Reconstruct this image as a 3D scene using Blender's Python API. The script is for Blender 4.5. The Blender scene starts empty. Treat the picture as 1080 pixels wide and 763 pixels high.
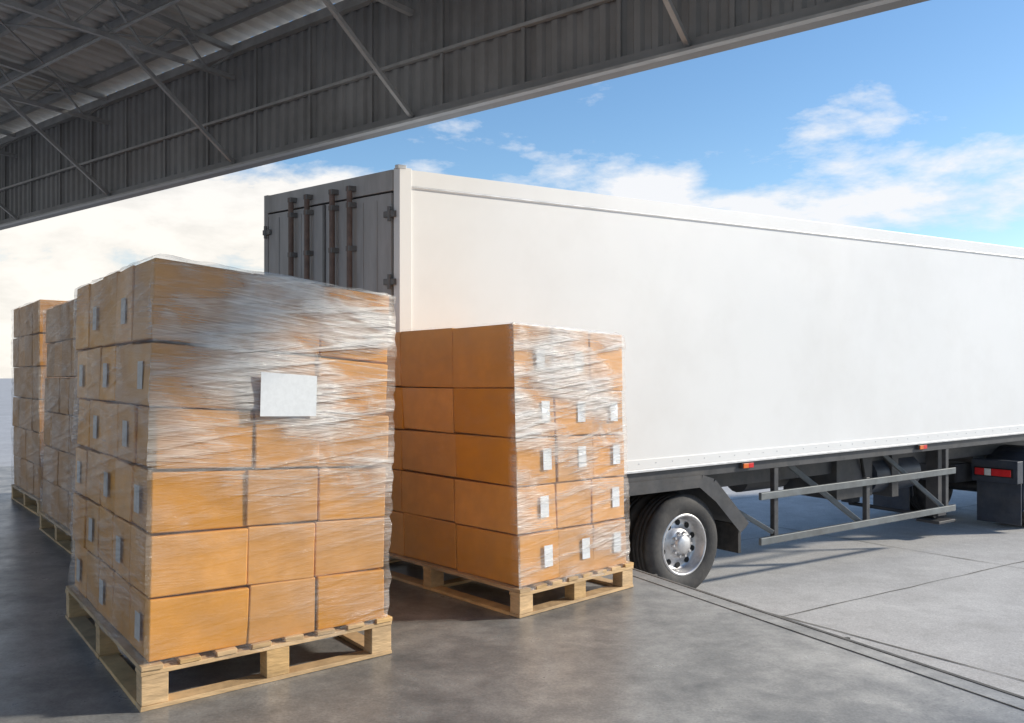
import bpy, math, random
from mathutils import Vector, noise
random.seed(7)
R=math.radians
scene=bpy.context.scene
scene.view_settings.view_transform='Standard'
scene.view_settings.look='None'
scene.view_settings.exposure=0

# ------------------------------------------------------------ materials
def new_mat(name):
    m=bpy.data.materials.new(name); m.use_nodes=True
    nt=m.node_tree; nt.nodes.clear()
    out=nt.nodes.new('ShaderNodeOutputMaterial')
    return m,nt,out
def N(nt,t,**kw):
    n=nt.nodes.new(t)
    for k,v in kw.items():
        if hasattr(n,k): setattr(n,k,v)
        else: n.inputs[k.replace('_',' ')].default_value=v
    return n
def ramp(nt,pts):
    r=nt.nodes.new('ShaderNodeValToRGB')
    e=r.color_ramp.elements
    while len(e)>1: e.remove(e[-1])
    for i,(p,c) in enumerate(pts):
        if i==0: el=e[0]; el.position=p
        else: el=e.new(p)
        if not isinstance(c,(tuple,list)): c=(c,c,c)
        el.color=(*c,1)
    return r
def mth(nt,op,a,b=None,c=None,clamp=False):
    n=nt.nodes.new('ShaderNodeMath'); n.operation=op; n.use_clamp=clamp
    for i,v in enumerate((a,b,c)):
        if v is None: continue
        if isinstance(v,(int,float)): n.inputs[i].default_value=v
        else: nt.links.new(v,n.inputs[i])
    return n.outputs[0]
def simple(name,col,rough=.5,metal=0,var=.15,scale=6,bump=0.0,bscale=60,stretch=(1,1,1),island=0.0,detail=3,spec=.5,dirt=None,dirtscale=1.2,dirtamt=.5):
    m,nt,out=new_mat(name)
    L=nt.links.new
    b=nt.nodes.new('ShaderNodeBsdfPrincipled')
    b.inputs['Roughness'].default_value=rough; b.inputs['Metallic'].default_value=metal
    b.inputs['Specular IOR Level'].default_value=spec
    tc=nt.nodes.new('ShaderNodeTexCoord'); mp=nt.nodes.new('ShaderNodeMapping')
    mp.inputs['Scale'].default_value=stretch
    L(tc.outputs['Object'],mp.inputs[0])
    n1=N(nt,'ShaderNodeTexNoise'); n1.inputs['Scale'].default_value=scale; n1.inputs['Detail'].default_value=detail; n1.inputs['Roughness'].default_value=.65
    L(mp.outputs[0],n1.inputs[0])
    lo=tuple(c*(1-var) for c in col); hi=tuple(min(1,c*(1+var)) for c in col)
    r=ramp(nt,[(.3,lo),(.7,hi)]); L(n1.outputs[0],r.inputs[0])
    cur=r.outputs[0]
    if island:
        g=nt.nodes.new('ShaderNodeNewGeometry')
        hs=nt.nodes.new('ShaderNodeHueSaturation')
        v=mth(nt,'MULTIPLY_ADD',g.outputs['Random Per Island'],2*island,1-island)
        L(v,hs.inputs['Value'])
        v2=mth(nt,'MULTIPLY_ADD',mth(nt,'FRACT',mth(nt,'MULTIPLY',g.outputs['Random Per Island'],7.3)),.18,.92)
        L(v2,hs.inputs['Saturation']); L(cur,hs.inputs['Color']); cur=hs.outputs[0]
    if dirt:
        n3=N(nt,'ShaderNodeTexNoise'); n3.inputs['Scale'].default_value=dirtscale; n3.inputs['Detail'].default_value=5; n3.inputs['Roughness'].default_value=.7
        L(mp.outputs[0],n3.inputs[0])
        rr=ramp(nt,[(.45,0.0),(.7,dirtamt)]); L(n3.outputs[0],rr.inputs[0])
        mx=nt.nodes.new('ShaderNodeMixRGB'); L(rr.outputs[0],mx.inputs[0]); L(cur,mx.inputs[1]); mx.inputs[2].default_value=(*dirt,1); cur=mx.outputs[0]
    L(cur,b.inputs['Base Color'])
    rv=mth(nt,'MULTIPLY_ADD',n1.outputs[0],.25,rough-.12,True); L(rv,b.inputs['Roughness'])
    if bump:
        n2=N(nt,'ShaderNodeTexNoise'); n2.inputs['Scale'].default_value=bscale; n2.inputs['Detail'].default_value=2
        L(mp.outputs[0],n2.inputs[0])
        bp=nt.nodes.new('ShaderNodeBump'); bp.inputs['Strength'].default_value=bump; bp.inputs['Distance'].default_value=.01
        L(n2.outputs[0],bp.inputs['Height']); L(bp.outputs[0],b.inputs['Normal'])
    L(b.outputs[0],out.inputs[0])
    return m

M={}
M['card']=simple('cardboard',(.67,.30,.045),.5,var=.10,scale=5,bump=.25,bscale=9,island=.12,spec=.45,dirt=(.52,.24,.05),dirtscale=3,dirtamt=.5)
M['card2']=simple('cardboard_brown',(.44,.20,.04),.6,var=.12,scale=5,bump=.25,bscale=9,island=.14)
M['label']=simple('label_paper',(.76,.79,.82),.5,var=.05,scale=40)
M['tag']=simple('carton_tag',(.52,.48,.42),.55,var=.12,scale=30)
M['wood']=simple('pallet_wood',(.60,.40,.20),.75,var=.22,scale=5,bump=.5,bscale=14,stretch=(1,1,5),island=.16,dirt=(.22,.15,.09),dirtscale=2.2,dirtamt=.5)
M['white']=simple('trailer_white_paint',(.80,.80,.785),.38,var=.02,scale=.7,bump=.05,bscale=1.2,dirt=(.62,.60,.56),dirtscale=.6,dirtamt=.25)
M['trim']=simple('aluminium_trim',(.62,.62,.62),.4,metal=.5,var=.12,scale=6)
M['door']=simple('grey_door',(.42,.415,.41),.6,var=.15,scale=3,stretch=(1,1,.25),dirt=(.24,.23,.22),dirtscale=2,dirtamt=.7,bump=.15,bscale=8)
M['dark']=simple('dark_steel',(.045,.047,.052),.5,var=.3,scale=5,dirt=(.12,.11,.10),dirtscale=3,dirtamt=.5)
M['hinge']=simple('hinge_steel',(.14,.14,.14),.5,var=.3,scale=5)
M['bar']=simple('rusty_bar',(.16,.11,.09),.6,var=.3,scale=12)
M['guard']=simple('guard_steel',(.15,.165,.17),.5,metal=.2,var=.2,scale=6,dirt=(.1,.09,.08))
M['tyre']=simple('tyre_rubber',(.035,.035,.036),.75,var=.3,scale=9,bump=.2,bscale=40,dirt=(.12,.11,.10),dirtscale=4,dirtamt=.5)
M['rim']=simple('wheel_alloy',(.58,.58,.59),.40,metal=.7,var=.12,scale=8,dirt=(.22,.20,.18),dirtscale=6,dirtamt=.6)
M['black']=simple('black_gap',(.012,.012,.012),.8)
M['amber']=simple('amber_lens',(.75,.16,.02),.2)
M['redlens']=simple('red_lens',(.65,.02,.02),.15)
M['whitelens']=simple('white_lens',(.7,.7,.68),.15)
M['tractor']=simple('tractor_dark_plastic',(.035,.045,.065),.42,var=.2,scale=4,dirt=(.11,.11,.11),dirtscale=3,dirtamt=.4)
M['glass']=simple('cab_glass',(.02,.025,.03),.08)
M['fascia']=simple('fascia_sheet',(.23,.23,.23),.6,var=.16,scale=1.3,dirt=(.14,.135,.13),dirtscale=.8,dirtamt=.6)
M['roof']=simple('roof_sheet',(.60,.59,.56),.5,var=.12,scale=1.0,dirt=(.36,.34,.30),dirtscale=.7,dirtamt=.6)
M['steel']=simple('truss_steel',(.34,.34,.34),.45,metal=.2,var=.2,scale=4)

def concrete(name,c1,c2,c3,rough,smin=.35,ang=0):
    m,nt,out=new_mat(name); L=nt.links.new
    b=nt.nodes.new('ShaderNodeBsdfPrincipled')
    tc=nt.nodes.new('ShaderNodeTexCoord'); mp=nt.nodes.new('ShaderNodeMapping')
    mp.inputs['Rotation'].default_value=(0,0,ang); L(tc.outputs['Object'],mp.inputs[0])
    def nz(s,d=8,r=.65,dist=0):
        n=N(nt,'ShaderNodeTexNoise'); n.inputs['Scale'].default_value=s; n.inputs['Detail'].default_value=d; n.inputs['Roughness'].default_value=r; n.inputs['Distortion'].default_value=dist
        L(mp.outputs[0],n.inputs[0]); return n.outputs[0]
    a=nz(.7,5,.6,.3); bb=nz(3.0,7,.78,.15); cc=nz(70,2,.6)
    s=mth(nt,'ADD',mth(nt,'MULTIPLY',a,.45),mth(nt,'MULTIPLY',bb,.55))
    r=ramp(nt,[(smin,c1),(.5,c2),(.62,c3)]); L(s,r.inputs[0])
    fine=ramp(nt,[(.3,.78),(.7,1.14)]); L(cc,fine.inputs[0])
    mx=nt.nodes.new('ShaderNodeMixRGB'); mx.blend_type='MULTIPLY'; mx.inputs[0].default_value=1
    L(r.outputs[0],mx.inputs[1]); L(fine.outputs[0],mx.inputs[2]); cur=mx.outputs[0]
    L(cur,b.inputs['Base Color'])
    rv=mth(nt,'MULTIPLY_ADD',bb,-.45,rough+.22,True); L(rv,b.inputs['Roughness'])
    bp=nt.nodes.new('ShaderNodeBump'); bp.inputs['Strength'].default_value=.15; bp.inputs['Distance'].default_value=.003
    L(mth(nt,'ADD',bb,mth(nt,'MULTIPLY',cc,.5)),bp.inputs['Height']); L(bp.outputs[0],b.inputs['Normal'])
    L(b.outputs[0],out.inputs[0]); return m
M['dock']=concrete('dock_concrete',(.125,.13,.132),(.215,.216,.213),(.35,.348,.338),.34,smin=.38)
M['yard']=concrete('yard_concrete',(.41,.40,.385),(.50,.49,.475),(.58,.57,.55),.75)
M['seam']=simple('joint_tar',(.17,.165,.15),.9,var=.4,scale=12)
M['edge']=simple('dock_edge_steel',(.13,.125,.115),.7,var=.35,scale=7)

def wrapmat():
    m,nt,out=new_mat('stretch_film'); L=nt.links.new
    uv=nt.nodes.new('ShaderNodeUVMap')
    def tex(rot,sx,sy,scale,dist=0,det=2,rough=.6):
        mp=nt.nodes.new('ShaderNodeMapping'); mp.inputs['Rotation'].default_value=(0,0,rot); mp.inputs['Scale'].default_value=(1,1,1); L(uv.outputs[0],mp.inputs[0])
        mp2=nt.nodes.new('ShaderNodeMapping'); mp2.inputs['Scale'].default_value=(sx,sy,1); L(mp.outputs[0],mp2.inputs[0])
        n=N(nt,'ShaderNodeTexNoise'); n.noise_dimensions='2D'; n.inputs['Scale'].default_value=scale; n.inputs['Detail'].default_value=det; n.inputs['Roughness'].default_value=rough; n.inputs['Distortion'].default_value=dist
        L(mp2.outputs[0],n.inputs[0]); return n.outputs[0]
    s1=tex(R(3),.7,46,2.0,.08,4,.7)      # fine, nearly level tension lines
    s2=tex(R(-9),.8,15,1.5,.3,3,.55)     # broader slanting folds
    patch=tex(R(7),1,2.2,1.7,.35,3,.55)  # milky film areas that also carry painted sheen
    def rp(x,a,b):
        r=ramp(nt,[(a,0.0),(b,1.0)]); r.color_ramp.interpolation='EASE'; L(x,r.inputs[0]); return r.outputs[0]
    at=nt.nodes.new('ShaderNodeAttribute'); at.attribute_name='film_glare'
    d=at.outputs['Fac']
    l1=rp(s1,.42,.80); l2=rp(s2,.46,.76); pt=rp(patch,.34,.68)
    f=mth(nt,'ADD',mth(nt,'MULTIPLY',pt,.36),mth(nt,'ADD',mth(nt,'MULTIPLY',l1,.16),mth(nt,'MULTIPLY',l2,.24)))  # film opacity; the patches and lines also paint white sheen into it
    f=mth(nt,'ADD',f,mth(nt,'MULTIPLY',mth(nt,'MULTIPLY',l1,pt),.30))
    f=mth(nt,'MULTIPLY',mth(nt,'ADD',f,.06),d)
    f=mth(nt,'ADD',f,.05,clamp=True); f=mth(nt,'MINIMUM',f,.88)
    bs=nt.nodes.new('ShaderNodeBsdfPrincipled'); bs.inputs['Base Color'].default_value=(.87,.86,.84,1); bs.inputs['Roughness'].default_value=.13
    bs.inputs['Specular IOR Level'].default_value=1.0
    h=mth(nt,'ADD',mth(nt,'ADD',mth(nt,'MULTIPLY',s1,.5),mth(nt,'MULTIPLY',s2,2.2)),mth(nt,'MULTIPLY',patch,1.6))
    bp=nt.nodes.new('ShaderNodeBump'); bp.inputs['Strength'].default_value=1.0; bp.inputs['Distance'].default_value=.018
    L(h,bp.inputs['Height']); L(bp.outputs[0],bs.inputs['Normal'])
    L(f,bs.inputs['Alpha']); L(bs.outputs[0],out.inputs[0]); return m
M['film']=wrapmat()

# ------------------------------------------------------------ mesh builder
class MB:
    def __init__(s,fn=None): s.v=[];s.f=[];s.mi=[];s.mats=[];s.sm=[];s.fn=fn or (lambda a,b,c:(a,b,c))
    def m(s,k):
        if k not in s.mats: s.mats.append(k)
        return s.mats.index(k)
    def raw(s,vs,fs,k,smooth=False,fn=None):
        fn=fn or s.fn; o=len(s.v); s.v+= [tuple(fn(*p)) for p in vs]
        for f in fs: s.f.append(tuple(o+i for i in f)); s.mi.append(s.m(k)); s.sm.append(smooth)
    def box(s,x0,x1,y0,y1,z0,z1,k,j=0.0):
        vs=[(x,y,z) for z in (z0,z1) for y in (y0,y1) for x in (x0,x1)]
        if j: vs=[tuple(c+random.uniform(-j,j) for c in p) for p in vs]
        s.raw(vs,[(0,2,3,1),(4,5,7,6),(0,1,5,4),(2,6,7,3),(0,4,6,2),(1,3,7,5)],k)
    def beam(s,p,q,w,h,k):
        p=Vector(p);q=Vector(q);d=(q-p).normalized()
        up=Vector((0,0,1)) if abs(d.z)<.95 else Vector((1,0,0))
        a=d.cross(up).normalized()*w/2; b=a.cross(d).normalized()*h/2
        vs=[p-a-b,p+a-b,p+a+b,p-a+b,q-a-b,q+a-b,q+a+b,q-a+b]
        s.raw([tuple(x) for x in vs],[(0,1,2,3),(7,6,5,4),(0,4,5,1),(1,5,6,2),(2,6,7,3),(3,7,4,0)],k)
    def cyl(s,p,q,r,k,n=16,r2=None):
        p=Vector(p);q=Vector(q);d=(q-p).normalized();r2=r if r2 is None else r2
        up=Vector((0,0,1)) if abs(d.z)<.9 else Vector((1,0,0))
        a=d.cross(up).normalized(); b=a.cross(d).normalized()
        vs=[]
        for c,rr in ((p,r),(q,r2)):
            for i in range(n):
                t=2*math.pi*i/n; vs.append(tuple(c+a*math.cos(t)*rr+b*math.sin(t)*rr))
        s.raw(vs,[(i,(i+1)%n,n+(i+1)%n,n+i) for i in range(n)],k,True)
        s.raw(vs,[tuple(range(n))[::-1],tuple(range(n,2*n))],k)
    def lathe(s,c,prof,k,n=56):
        vs=[];m=len(prof)
        for i in range(n):
            t=2*math.pi*i/n
            for r,y in prof: vs.append((c[0]+r*math.cos(t),c[1]+y,c[2]+r*math.sin(t)))
        fs=[(i*m+j,((i+1)%n)*m+j,((i+1)%n)*m+j+1,i*m+j+1) for i in range(n) for j in range(m-1)]
        s.raw(vs,fs,k,True)
    def obj(s,name,parent=None,bevel=0,seg=2,auto=True):
        me=bpy.data.meshes.new(name); me.from_pydata(s.v,[],s.f)
        for k in s.mats: me.materials.append(M[k])
        me.polygons.foreach_set('material_index',s.mi); me.polygons.foreach_set('use_smooth',s.sm)
        me.update(); me.validate()
        import bmesh
        bm=bmesh.new(); bm.from_mesh(me); bmesh.ops.recalc_face_normals(bm,faces=bm.faces); bm.to_mesh(me); bm.free()
        o=bpy.data.objects.new(name,me); scene.collection.objects.link(o)
        if parent: o.parent=parent
        if bevel:
            md=o.modifiers.new('bevel','BEVEL'); md.width=bevel; md.segments=seg; md.limit_method='ANGLE'; md.angle_limit=R(40); md.harden_normals=False
        return o
def empty(name,loc=(0,0,0)):
    e=bpy.data.objects.new(name,None); e.location=(0,0,0); e.empty_display_size=.3; scene.collection.objects.link(e); return e

# ------------------------------------------------------------ ground
G=-.72
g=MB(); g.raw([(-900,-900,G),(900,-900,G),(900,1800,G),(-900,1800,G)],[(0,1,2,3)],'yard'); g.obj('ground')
A=Vector((1.014,6.957)); D=Vector((-1.368,2.722)).normalized(); NO=Vector((D.y,-D.x))
def dk(t,o,z): p=A+D*t+NO*o; return (p.x,p.y,z)
FAR=14.5
t_far=(FAR-A.y)/D.y; near=dk(-14,0,0); far=dk(t_far,0,0)
d=MB()
poly=[(near[0],near[1]),(far[0],far[1]),(-30,FAR+4),(-30,near[1])]
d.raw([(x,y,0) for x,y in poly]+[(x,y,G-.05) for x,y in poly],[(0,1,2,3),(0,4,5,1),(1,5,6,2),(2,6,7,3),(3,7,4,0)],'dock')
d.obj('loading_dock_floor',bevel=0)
e=MB(dk)
e.box(-13.9,t_far-.1,.004,.03,-.12,.003,'edge')
e.box(-13.9,t_far-.1,-.135,-.128,.001,.004,'seam')
for t in [x*1.9 for x in range(-7,5)]: e.box(t,t+.02,.05,.12,-.3,-.02,'edge')
e.obj('dock_edge_angle')
j=MB(lambda a,b,c:(a,b,c))
def line(p,q,w,k='seam',z=G+.004):
    p=Vector(p);q=Vector(q);dd=(q-p);n=int(dd.length/.35)+1;dd.normalize();nn=Vector((-dd.y,dd.x))
    vs=[];L_=(q-p).length
    for i in range(n+1):
        c=p+dd*L_*i/n+nn*random.uniform(-.012,.012); ww=w*random.uniform(.3,1.4)/2
        vs+=[(c.x+nn.x*ww,c.y+nn.y*ww,z),(c.x-nn.x*ww,c.y-nn.y*ww,z)]
    j.raw(vs,[(2*i,2*i+1,2*i+3,2*i+2) for i in range(n)],k)
U2=Vector((.823,.567)); V2=Vector((-.567,.823))
O2=Vector((2.6,6.2))
for i in range(-3,9):
    a=O2+V2*(i*2.9-1.0); line(a-U2*3+Vector((0,0)),a+U2*45,.018)
for i in range(0,11):
    a=O2+U2*(i*4.0+1.2); line(a-V2*14,a+V2*30,.018,z=G+.005)
j.obj('yard_joints')

# ------------------------------------------------------------ pallets & stacks
def frame(P,a1,a2,lean=(0,0),sag=0,L1=1):
    e1=Vector((math.cos(R(a1)),math.sin(R(a1)))); e2=Vector((math.cos(R(a2)),math.sin(R(a2))))
    def fn(a,b,z):
        zz=z*(1-sag*max(0,a)/L1)
        return (P[0]+e1.x*a+e2.x*b+lean[0]*z, P[1]+e1.y*a+e2.y*b+lean[1]*z, zz)
    return fn
def pallet(P,a1,a2,L1,L2,H=.2):
    f=frame(P,a1,a2); b=MB(f); t=.022; bl=H-3*t-.002
    J=.002
    for k in (0,(L2-.1)/2,L2-.1):
        b.box(0,L1,k,k+.10,0.001,t,'wood',J)
        b.box(0,L1,k,k+.10,t+bl,2*t+bl,'wood',J)
        for a in (0,(L1-.13)/2,L1-.13): b.box(a+.004,a+.126,k+.003,k+.097,t,t+bl,'wood',.001)
    for a in (0,L1-.1):
        b.box(a,a+.1,.102,(L2-.1)/2-.002,0.001,t,'wood',J); b.box(a,a+.1,(L2+.1)/2+.002,L2-.102,0.001,t,'wood',J)
    n=8; w=.10
    for i in range(n):
        a=i*(L1-w)/(n-1); o=random.uniform(-.006,.006); b.box(a,a+w,-.004+o,L2+.004+o,2*t+bl,3*t+bl,'wood',J)
    return b.obj('wooden_pallet',bevel=.003)
def stack(P,a1,a2,L1,L2,acols,bcols,rows,z0,lean,sag,film_glare,card='card',lab=None,bulge=.012,extra=None):
    E=empty('wrapped_box_stack')
    f=frame(P,a1,a2,lean,sag,L1)
    b=MB(f); lb=MB(f)
    z=z0
    sa=L1/sum(acols); sb=L2/sum(bcols)
    for ri,h in enumerate(rows):
        ja=random.uniform(-.010,.010); jb=random.uniform(-.010,.010)
        aa=[0];bb=[0]
        for c in acols: aa.append(aa[-1]+c*sa)
        for c in bcols: bb.append(bb[-1]+c*sb)
        aa=[x+(random.uniform(-.012,.012) if 0<i<len(aa)-1 else 0) for i,x in enumerate(aa)]
        bb=[x+(random.uniform(-.02,.02) if 0<i<len(bb)-1 else 0) for i,x in enumerate(bb)]
        for i in range(len(acols)):
            for k in range(len(bcols)):
                if 0<i<len(acols)-1 and 0<k<len(bcols)-1 and ri<len(rows)-1: continue
                o1=random.uniform(-.006,.006);o2=random.uniform(-.006,.006);dz=random.uniform(-.006,0)
                b.box(aa[i]+.003+ja+o1,aa[i+1]-.003+ja+o1,bb[k]+.003+jb+o2,bb[k+1]-.003+jb+o2,z+.002,z+h-.003+dz,card,.005)
                if lab=='b' and k==0 and (i+ri*2)%7!=3:
                    c=(aa[i]+aa[i+1])/2+.07+ja+random.uniform(-.02,.02); y=bb[0]+jb-.009; zz=z+h*.30
                    lb.raw([(c-.04,y,zz),(c+.04,y,zz),(c+.04,y,zz+.14),(c-.04,y,zz+.14)],[(0,1,2,3)],'label')
                if lab=='a' and i==0 and (ri*3+k)%2==0:
                    c=(bb[k]+bb[k+1])/2+random.uniform(-.04,.04); x=aa[0]+ja-.009; zz=z+h*.25
                    lb.raw([(x,c-.05,zz),(x,c+.05,zz),(x,c+.05,zz+.13),(x,c-.05,zz+.13)],[(0,1,2,3)],'tag')
        z+=h
    b.obj('cartons',E,bevel=.008,seg=3)
    if extra: extra(lb)
    if lb.v: lb.obj('labels',E)
    zt=z; per=[]; st=.03
    cor=[(0,0),(L1,0),(L1,L2),(0,L2)]; nor=[(0,-1),(1,0),(0,1),(-1,0)]
    s=0
    for q in range(4):
        p0=Vector(cor[q]);p1=Vector(cor[(q+1)%4]);LL=(p1-p0).length;n=max(2,int(LL/st))
        for i in range(n):
            t=i/n; per.append((p0.lerp(p1,t),Vector(nor[q]),t,s+LL*t,q))
        s+=LL
    nz=int((zt-z0)/.022)+2
    bnd=[z0];
    for h in rows: bnd.append(bnd[-1]+h)
    vs=[];uvs=[];dn=[]
    for k in range(nz+1):
        zz=z0-.03+(zt+.012-z0+.03)*k/nz
        for (p,nr,t,ss,q) in per+[per[0]]:
            m_=min(abs(zz-x) for x in bnd[1:-1]) if len(bnd)>2 else 1
            gap=-.006*math.exp(-(m_/.02)**2)
            nn=noise.noise(Vector((ss*3,zz*5,P[0])))
            n2=noise.noise(Vector((ss*6,zz*24+ss*5,P[0])))
            o=.020+gap+.012*nn+.008*n2+bulge*math.sin(math.pi*t)
            zq=zz
            if k==nz: o=-.03
            if k>=nz-1: zq=zz+.010*noise.noise(Vector((ss*11,3.3,P[0])))
            if k==0: zq=zz-.02*noise.noise(Vector((ss*5,7.3,P[0])))
            nv=nr if t>0 else (nr+Vector(nor[(q-1)%4]))
            pp=p+nv*o
            vs.append((pp.x,pp.y,zq)); uvs.append((ss,zz)); hh=(zz-z0)/(zt-z0)
            dn.append(film_glare(q,t,hh))
    m_=len(per)+1
    for k in range(nz+1): uvs[k*m_+m_-1]=(s,uvs[k*m_][1]);
    fs=[(k*m_+i,k*m_+i+1,(k+1)*m_+i+1,(k+1)*m_+i) for k in range(nz) for i in range(m_-1)]
    me=bpy.data.meshes.new('stretch_film'); me.from_pydata([f(*v) for v in vs],[],fs); me.materials.append(M['film'])
    ul=me.uv_layers.new(name='UVMap')
    for lp in me.loops: ul.data[lp.index].uv=uvs[lp.vertex_index]
    at=me.attributes.new('film_glare','FLOAT','POINT')
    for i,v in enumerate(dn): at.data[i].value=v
    for p in me.polygons: p.use_smooth=True
    me.update()
    o=bpy.data.objects.new('stretch_film',me); scene.collection.objects.link(o); o.parent=E
    return E

P=( -1.661,4.068)
def inset(P,a1,a2,ia,ib): return (P[0]+math.cos(R(a1))*ia+math.cos(R(a2))*ib, P[1]+math.sin(R(a1))*ia+math.sin(R(a2))*ib)
pallet(P,40.5,125,1.33,1.95,.205)
def ex(lb):
    y=-.052; lb.raw([(.50,y,1.34),(.80,y,1.35),(.80,y,1.56),(.50,y,1.56)],[(0,1,2,3)],'label')
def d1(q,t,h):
    if q==0: return .15+1.35*min(1,max(0,h-.22)*1.7)*(.62+.65*min(1,t*1.4))+.35*max(0,t-.4)  # whiter towards top right: glare painted in as denser film
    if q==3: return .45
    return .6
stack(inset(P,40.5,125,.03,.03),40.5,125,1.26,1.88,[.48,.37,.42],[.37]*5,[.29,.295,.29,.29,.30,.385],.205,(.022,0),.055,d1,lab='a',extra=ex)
P=(.047,5.647)
pallet(P,46,130,1.18,2.02,.18)
def d2(q,t,h):
    if q==0: return .75+.7*h  # heavy film, whitened further upwards as a painted highlight
    if q==3: return .06 if t<.97 else .35
    return .5
stack(inset(P,46,130,.03,.03),46,130,1.11,1.96,[.37]*3,[.66]*3,[.325,.31,.305,.31,.41],.18,(-.022,0),.02,d2,lab='b')
P=(-3.63,7.55)
pallet(P,42,126,1.2,1.75,.18)
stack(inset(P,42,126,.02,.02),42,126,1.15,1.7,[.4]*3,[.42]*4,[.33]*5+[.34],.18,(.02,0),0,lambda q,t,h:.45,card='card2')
P=(-5.10,9.8)
pallet(P,42,127,1.2,1.8,.18)
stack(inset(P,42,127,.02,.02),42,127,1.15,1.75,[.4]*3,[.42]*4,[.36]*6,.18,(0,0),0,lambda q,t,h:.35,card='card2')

# ------------------------------------------------------------ trailer
O=Vector((-.902,7.34)); U=Vector((.8235,.5673)).normalized(); V=Vector((-1.52,1.65)).normalized(); VP=Vector((-U.y,U.x))
W=2.24; H=2.61; LEN=13.6
def ft(u,v,w): p=O+U*u+V*v; return (p.x,p.y,.57+w+u*.016+v*.045)
def fw(u,v,z): p=O+U*u+VP*v; return (p.x,p.y,z)
T=empty('semi_trailer')
b=MB(ft)
b.box(.05,LEN,0,W,.0,H-.02,'white'); b.obj('box_body',T,bevel=.02,seg=3)
b=MB(ft)
b.box(.0,LEN+.01,-.012,.05,H-.13,H,'white'); b.box(.0,LEN+.01,-.018,-.012,H-.143,H-.130,'trim')
b.box(.0,LEN+.01,-.012,.04,-.01,.09,'white'); b.box(.0,LEN+.01,-.016,.03,-.035,-.01,'trim')
b.box(0,LEN+.01,W-.05,W+.012,H-.13,H,'white')
b.box(-.02,.09,-.022,.06,-.03,H+.01,'white'); b.box(-.02,.09,W-.06,W+.02,-.03,H+.01,'door')
b.box(-.035,.04,-.026,.02,H+.0,H+.03,'trim')
b.obj('edge_rails',T,bevel=.008)
b=MB(ft)
for i in range(1,60):
    u=.1+i*.225; b.cyl((u,-.0115,.05),(u,-.0155,.05),.006,'trim',6)
b.obj('rivets',T)
b=MB(ft)
b.box(.0,.05,.065,W-.06,.02,H-.01,'black')
b.box(-.03,.03,.065,W-.065,H-.17,H,'door'); b.box(-.03,.03,.065,W-.065,-.03,.06,'door')
for v0,v1 in ((.09,1.10),(1.115,W-.085)):
    b.box(-.025,-.001,v0,v1,.075,H-.185,'door')
    n=5
    for i in range(1,n): vv=v0+(v1-v0)*i/n; b.box(-.031,-.0255,vv-.010,vv+.010,.12,H-.23,'door')
b.box(-.04,-.026,1.09,1.125,.08,H-.19,'hinge')
for v in (.62,.90,1.33,1.62):
    b.cyl((-.075,v,.0),(-.075,v,H-.08),.024,'bar',10)
    for w in (.06,.5,1.0,1.5,2.0,H-.24,H-.1): b.box(-.095,-.026,v-.03,v+.03,w-.022,w+.022,'hinge')
    b.beam((-.09,v,.75),(-.09,v+.3,.72),.02,.04,'bar')
for w in (.2,.95,1.7,2.25):
    for v in (.02,W-.15): b.box(-.05,-.02,v,v+.14,w-.025,w+.025,'hinge');
    b.cyl((-.05,.075,w-.06),(-.05,.075,w+.06),.016,'hinge',8); b.cyl((-.05,W-.07,w-.06),(-.05,W-.07,w+.06),.016,'hinge',8)
b.obj('rear_doors',T,bevel=.004)
b=MB(ft)
b.box(0,LEN,.03,.10,-.14,-.037,'dark')
b.box(0,LEN,W-.1,W-.03,-.14,-.037,'dark')
for v in (.62,1.50): b.box(.2,LEN-.2,v,v+.14,-.42,-.05,'dark')
for i in range(28): u=.3+i*.48; b.box(u,u+.06,.10,W-.1,-.13,-.05,'dark')
b.box(0,.12,.1,W-.1,-.5,-.4,'guard'); b.box(.02,.1,.6,.7,-.4,-.05,'dark'); b.box(.02,.1,1.5,1.6,-.4,-.05,'dark')
b.obj('chassis',T,bevel=.004)
WC=-.205; UC=3.27
def wheel(mb,u,v,out=-1,z=WC,r=.515,dual=True):
    def pr(p): return [(a,y*(-out)) for a,y in p]
    k=r/.515
    ty=pr([(.29*k,.05),(.315*k,.018),(.37*k,.0),(.43*k,-.004),(.475*k,.012),(.50*k,.035),(.513*k,.05),(.513*k,.085),(.50*k,.088),(.50*k,.098),(.515*k,.10),(.515*k,.14),(.502*k,.143),(.502*k,.153),(.515*k,.156),(.515*k,.2),(.502*k,.203),(.502*k,.212),(.513*k,.215),(.51*k,.25),(.48*k,.28),(.40*k,.29),(.29*k,.26)])
    mb.lathe((u,v,z),ty,'tyre')
    mb.lathe((u,v,z),pr([(.318*k,.02),(.305*k,.008),(.29*k,.014),(.283*k,.04),(.272*k,.06),(.265*k,.10),(.24*k,.125),(.20*k,.115),(.165*k,.10),(.15*k,.075),(.135*k,.07),(.10*k,.068),(.098*k,.03),(.075*k,.015),(.0,.012)]),'rim')
    for i in range(10):
        t=2*math.pi*(i+.5)/10; rr=.218*k; s=-out
        c=(u+rr*math.cos(t),v+s*(.120),z+rr*math.sin(t)); c2=(c[0],v+s*.108,c[2])
        mb.cyl(c,c2,.030*k,'black',12)  # black disc painted in for the shade inside a hand-hole
        t=2*math.pi*i/10; rr=.123*k
        mb.cyl((u+rr*math.cos(t),v+s*.072,z+rr*math.sin(t)),(u+rr*math.cos(t),v+s*.035,z+rr*math.sin(t)),.014*k,'rim',6)
    if dual:
        mb.lathe((u,v+(-out)*.33,z),ty,'tyre')
b=MB(fw)
wheel(b,UC,.05); wheel(b,UC,W-.1,out=1)
wheel(b,UC-1.32,.05); wheel(b,UC-1.32,W-.1,out=1)
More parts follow.
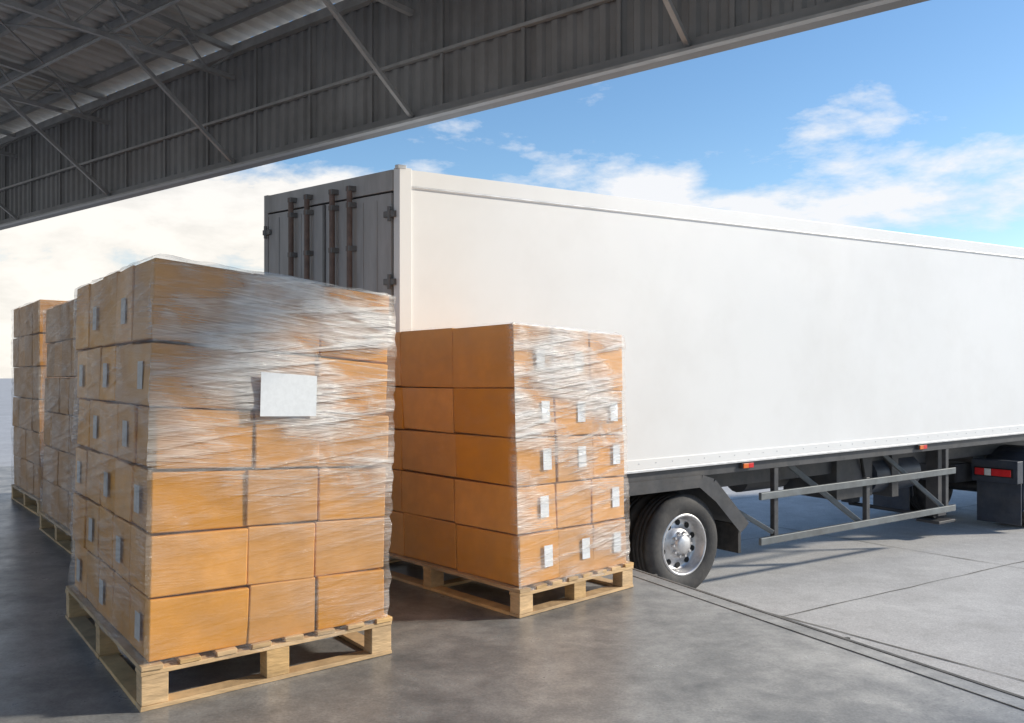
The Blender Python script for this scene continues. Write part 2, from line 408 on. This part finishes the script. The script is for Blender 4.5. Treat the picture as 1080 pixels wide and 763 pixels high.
for u in (UC,UC-1.32): b.cyl((u,.2,WC),(u,W-.2,WC),.075,'dark')
b.obj('wheels',T)
b=MB(ft)
def plate(pts,v0,v1,th,k):
    for (a,c),(a2,c2) in zip(pts[:-1],pts[1:]):
        L_=math.hypot(a2-a,c2-c); nx,nz=-(c2-c)/L_*th,(a2-a)/L_*th
        vs=[(a,v,c) for v in (v0,v1)]+[(a2,v,c2) for v in (v0,v1)]+[(a+nx,v,c+nz) for v in (v0,v1)]+[(a2+nx,v,c2+nz) for v in (v0,v1)]
        b.raw(vs,[(0,1,3,2),(4,6,7,5),(0,2,6,4),(1,5,7,3),(0,4,5,1),(2,3,7,6)],k)
plate([(1.2,-.17),(3.45,-.17),(3.62,-.22),(4.13,-.72)],.0,.68,.045,'dark')
b.raw([(3.45,-.002,-.17),(3.62,-.002,-.22),(4.13,-.002,-.72),(4.03,-.002,-.78),(3.66,-.002,-.42),(3.42,-.002,-.25),(1.2,-.002,-.25),(1.2,-.002,-.17)],[(0,1,2,3,4,5,6,7)],'dark')
b.box(4.02,4.06,.02,.66,-1.0,-.70,'tyre')
b.obj('mudguard',T)
b=MB(ft)
b.box(4.36,8.2,.0,.035,-.47,-.39,'guard'); b.box(4.36,8.2,.0,.035,-.96,-.88,'guard')
for u in (4.62,8.02): b.box(u,u+.07,.036,.09,-.97,-.05,'dark')
b.box(6.3,6.37,.036,.09,-.97,-.38,'dark')
b.beam((5.35,.55,-.1),(6.2,.07,-.9),.06,.06,'guard'); b.beam((4.1,.3,-.5),(4.62,.06,-.85),.05,.05,'guard')
b.beam((7.2,.5,-.1),(8.0,.07,-.9),.05,.05,'guard')
b.obj('side_guard',T,bevel=.006)
b=MB(ft)
b.box(6.5,7.25,.55,1.3,-.75,-.2,'dark'); b.cyl((7.3,.75,-.52),(8.3,.75,-.52),.24,'tractor',20); b.box(7.6,7.75,.5,1.0,-.8,-.14,'dark')
b.cyl((5.6,1.3,-.5),(6.4,1.3,-.5),.17,'dark',16)
b.box(8.6,8.8,.45,.62,-1.15,-.1,'dark'); b.box(8.6,8.8,1.7,1.87,-1.15,-.1,'dark'); b.cyl((8.7,.55,-1.17),(8.7,1.8,-1.17),.03,'dark',8)
b.box(8.5,8.9,.38,.7,-1.24,-1.20,'dark')
b.cyl((6.9,.5,-.14),(7.1,.55,-.6),.02,'black',8); b.cyl((8.9,1.0,-.16),(9.6,1.1,-.55),.018,'black',8); b.cyl((9.0,1.2,-.16),(9.6,1.25,-.5),.018,'redlens',8)
b.obj('underbody_gear',T,bevel=.01)
b=MB(ft)
for u in (.9,4.14,7.42,10.8):
    b.box(u-.09,u+.09,-.004,.028,-.105,-.045,'dark'); b.box(u-.08,u+.0,-.018,-.0045,-.1,-.05,'amber'); b.box(u+.003,u+.08,-.016,-.0045,-.1,-.05,'redlens')
b.obj('marker_lamps',T,bevel=.004)

K=empty('truck_tractor')
b=MB(fw)
uc=10.65
for uu in (uc,14.6): wheel(b,uu,.08,dual=(uu==uc)); wheel(b,uu,2.3,out=1,dual=(uu==uc))
b.cyl((uc,.3,WC),(uc,2.1,WC),.09,'dark')
b.obj('wheels',K)
b=MB(fw)
for v in (.75,1.5): b.box(9.5,15.5,v,v+.1,-.05,.22,'dark')
b.box(9.5,9.6,.75,1.6,-.05,.2,'dark')
b.box(9.9,10.9,.7,1.7,.225,.33,'dark')
b.box(12.0,13.2,.05,.6,-.35,.2,'tractor')
b.obj('frame',K,bevel=.01)
b=MB(fw)
for v0,v1 in ((.0,.66),(1.72,2.38)):
    pts=[(uc+.68*math.cos(R(t)),WC+.68*math.sin(R(t))) for t in range(0,196,13)]
    pts.append((uc-.70,-.42))
    for (a,c),(a2,c2) in zip(pts[:-1],pts[1:]):
        k=.955
        q=[(uc+(a-uc)*k,WC+(c-WC)*k),(uc+(a2-uc)*k,WC+(c2-WC)*k)]
        b.raw([(a,v0,c),(a2,v0,c2),(a2,v1,c2),(a,v1,c),(q[0][0],v0,q[0][1]),(q[1][0],v0,q[1][1]),(q[1][0],v1,q[1][1]),(q[0][0],v1,q[0][1])],[(0,1,2,3),(7,6,5,4),(0,4,5,1),(3,2,6,7)],'tractor',True)
    b.box(uc-.86,uc-.70,v0,v1,-.02,.30,'tractor')
    b.box(uc-.74,uc-.715,v0+.01,v1-.01,-.62,-.025,'tractor')
    b.box(uc-.875,uc-.861,v0+.06,v1-.04,.06,.19,'black')
    b.box(uc-.89,uc-.876,v0+.08,v0+.36,.075,.175,'redlens'); b.box(uc-.89,uc-.876,v0+.365,v0+.46,.075,.175,'whitelens'); b.box(uc-.89,uc-.876,v0+.465,v1-.06,.075,.175,'redlens')
b.obj('rear_mudguards',K,bevel=.012)
b=MB(fw)
b.raw([(14.0,.02,-.1),(16.1,.02,-.1),(16.2,.02,.9),(15.9,.02,2.4),(14.2,.02,2.7),(14.0,.02,2.4),(14.0,2.36,-.1),(16.1,2.36,-.1),(16.2,2.36,.9),(15.9,2.36,2.4),(14.2,2.36,2.7),(14.0,2.36,2.4)],
 [(0,1,2,3,4,5),(11,10,9,8,7,6),(0,6,7,1),(1,7,8,2),(2,8,9,3),(3,9,10,4),(4,10,11,5),(5,11,6,0)],'white')
b.raw([(14.9,.012,1.1),(16.0,.012,1.1),(15.82,.012,2.0),(14.9,.012,2.0)],[(0,1,2,3)],'glass')
b.raw([(16.185,.2,1.02),(16.185,2.2,1.02),(15.95,2.2,2.3),(15.95,.2,2.3)],[(0,1,2,3)],'glass')
b.obj('cab',K,bevel=.05,seg=3)

# ------------------------------------------------------------ canopy
Q=Vector((0,7.84)); S=Vector((-.772,.636)).normalized(); NI=Vector((-.636,-.772)).normalized()
def fc(s,d_,z): p=Q+S*s+NI*d_; return (p.x,p.y,z)
C=empty('warehouse_canopy')
S0,S1=-14,26; DEP=7.5; ZB=3.9; ZT=5.2; SL=.10
def corr(mb,k,n0,n1,per,fnpt,depth):
    vs=[];fs=[];n=int((n1-n0)/per)
    for i in range(n):
        s=n0+i*per
        for ds,o in ((0,0),(.35,0),(.5,depth),(.85,depth)):
            vs.append(fnpt(s+ds*per,o,0)); vs.append(fnpt(s+ds*per,o,1))
    for i in range(len(vs)//2-1): fs.append((2*i,2*i+1,2*i+3,2*i+2))
    mb.raw(vs,fs,k)
b=MB(fc)
corr(b,'fascia',S0,S1,.16,lambda s,o,t:(s,-.03+o,ZB+.1+(ZT+.1-ZB-.1)*t),.028)
b.obj('fascia_sheet',C)
b=MB(fc)
corr(b,'roof',S0,S1,.24,lambda s,o,t:(s,-.1+(DEP+.1)*t,ZT+.16+SL*DEP*t+o),.04)
b.obj('roof_sheet',C)
b=MB(fc)
b.box(S0,S1,-.09,.03,ZB-.01,ZB+.10,'fascia'); b.box(S0,S1,.0305,.10,ZB-.01,ZB+.012,'steel')
b.box(S0,S1,.0,.05,ZB+.57,ZB+.60,'steel'); b.box(S0,S1,.0,.08,ZT-.02,ZT+.08,'steel')
s=S0+.4
while s<S1: b.box(s,s+.035,-.001,.028,ZB+.101,ZT,'fascia'); s+=.96
for i in range(11):
    dd=.35+i*.66; z=ZT+.07+SL*dd; b.box(S0,S1,dd,dd+.06,z,z+.085,'steel')
TR=[-1.72+2.9*i for i in range(-4,10)]
for s in TR:
    def zr(dd): return ZT+SL*dd+.03
    b.beam((s,0,zr(0)),(s,DEP,zr(DEP)),.06,.06,'steel')
    b.beam((s,.05,ZT-.28),(s,DEP,ZT-.02),.05,.05,'steel')
    n=10
    for i in range(n):
        d0=DEP*i/n;d1_=DEP*(i+1)/n
        a_=(s,d0,zr(d0)); c_=(s,d1_,zr(d1_)); lo=(s,(d0+d1_)/2,ZT-.28+.26*(d0+d1_)/2/DEP)
        b.cyl(a_,lo,.015,'steel',6); b.cyl(lo,c_,.015,'steel',6)
    b.beam((s,.05,ZB+.05),(s,1.55,ZT-.12),.04,.04,'steel')
for i in range(len(TR)-1):
    a,c=TR[i],TR[i+1]
    b.cyl((a,.5,ZT+.0),(c,3.4,ZT+.25),.012,'steel',6); b.cyl((c,.5,ZT+.0),(a,3.4,ZT+.25),.012,'steel',6)
    b.cyl((a,1.5,ZT-.2),(c,1.5,ZT-.2),.018,'steel',6)
b.obj('canopy_frame',C)

# ------------------------------------------------------------ light
w=bpy.data.worlds.new('World'); scene.world=w; w.use_nodes=True
nt=w.node_tree; nt.nodes.clear(); L=nt.links.new
EL=R(26); RO=R(81)
sky=nt.nodes.new('ShaderNodeTexSky'); sky.sky_type='NISHITA'; sky.sun_disc=False; sky.sun_elevation=EL; sky.sun_rotation=RO
sky.air_density=1.0; sky.dust_density=.3; sky.ozone_density=2.2
tc=nt.nodes.new('ShaderNodeTexCoord'); sp=nt.nodes.new('ShaderNodeSeparateXYZ'); L(tc.outputs['Generated'],sp.inputs[0])
X,Y,Z=sp.outputs
mp=nt.nodes.new('ShaderNodeMapping'); mp.inputs['Scale'].default_value=(1,1,2.6); mp.inputs['Location'].default_value=(1.35,.6,.4); L(tc.outputs['Generated'],mp.inputs[0])
n1=N(nt,'ShaderNodeTexNoise'); n1.inputs['Scale'].default_value=5.6; n1.inputs['Detail'].default_value=9; n1.inputs['Roughness'].default_value=.60; n1.inputs['Distortion'].default_value=.15
L(mp.outputs[0],n1.inputs[0])
def gauss(x,c,wd):
    t=mth(nt,'DIVIDE',mth(nt,'SUBTRACT',x,c),wd); return mth(nt,'EXPONENT',mth(nt,'MULTIPLY',mth(nt,'MULTIPLY',t,t),-1.0))
band=gauss(Z,.175,.05)
left=mth(nt,'MULTIPLY',mth(nt,'MULTIPLY_ADD',X,-5.0,-.2,True),mth(nt,'MULTIPLY_ADD',Z,-5.5,1.8,True))
low=gauss(Z,0.0,.09)
bias=mth(nt,'ADD',mth(nt,'ADD',mth(nt,'MULTIPLY',band,.23),mth(nt,'MULTIPLY',left,.18)),mth(nt,'MULTIPLY',low,.40))
cl=mth(nt,'MULTIPLY',mth(nt,'SUBTRACT',mth(nt,'ADD',n1.outputs[0],bias),.62),6.5,clamp=True)
cl=mth(nt,'MULTIPLY',cl,.96)
hs=nt.nodes.new('ShaderNodeHueSaturation'); hs.inputs['Saturation'].default_value=1.15; hs.inputs['Value'].default_value=1.25; L(sky.outputs[0],hs.inputs['Color'])
shade=mth(nt,'MULTIPLY_ADD',n1.outputs[0],1.2,.38,True)
cc=nt.nodes.new('ShaderNodeMixRGB'); L(left,cc.inputs[0]); cc.inputs[1].default_value=(6.8,6.85,7.0,1); cc.inputs[2].default_value=(7.7,7.35,6.8,1)
c2=nt.nodes.new('ShaderNodeVectorMath'); c2.operation='SCALE'; L(cc.outputs[0],c2.inputs[0]); L(shade,c2.inputs['Scale'])
mx=nt.nodes.new('ShaderNodeMixRGB'); L(cl,mx.inputs[0]); L(hs.outputs[0],mx.inputs[1]); L(c2.outputs[0],mx.inputs[2])
bg=nt.nodes.new('ShaderNodeBackground'); bg.inputs[1].default_value=.14; L(mx.outputs[0],bg.inputs[0])
wo=nt.nodes.new('ShaderNodeOutputWorld'); L(bg.outputs[0],wo.inputs[0])
sd=bpy.data.lights.new('sun','SUN'); sd.energy=4.7; sd.angle=R(4); sd.color=(1,.92,.79)
so=bpy.data.objects.new('sun',sd); scene.collection.objects.link(so)
dirv=Vector((math.sin(RO)*math.cos(EL),math.cos(RO)*math.cos(EL),math.sin(EL)))
so.rotation_euler=dirv.to_track_quat('Z','Y').to_euler(); so.location=(10,-10,20)

cd=bpy.data.cameras.new('camera'); co=bpy.data.objects.new('camera',cd); scene.collection.objects.link(co)
co.location=(0,0,1.5); co.rotation_euler=(R(90),0,0); cd.lens=32.0; cd.sensor_width=36; cd.shift_y=.0153; cd.clip_end=6000; cd.clip_start=.05
scene.camera=co
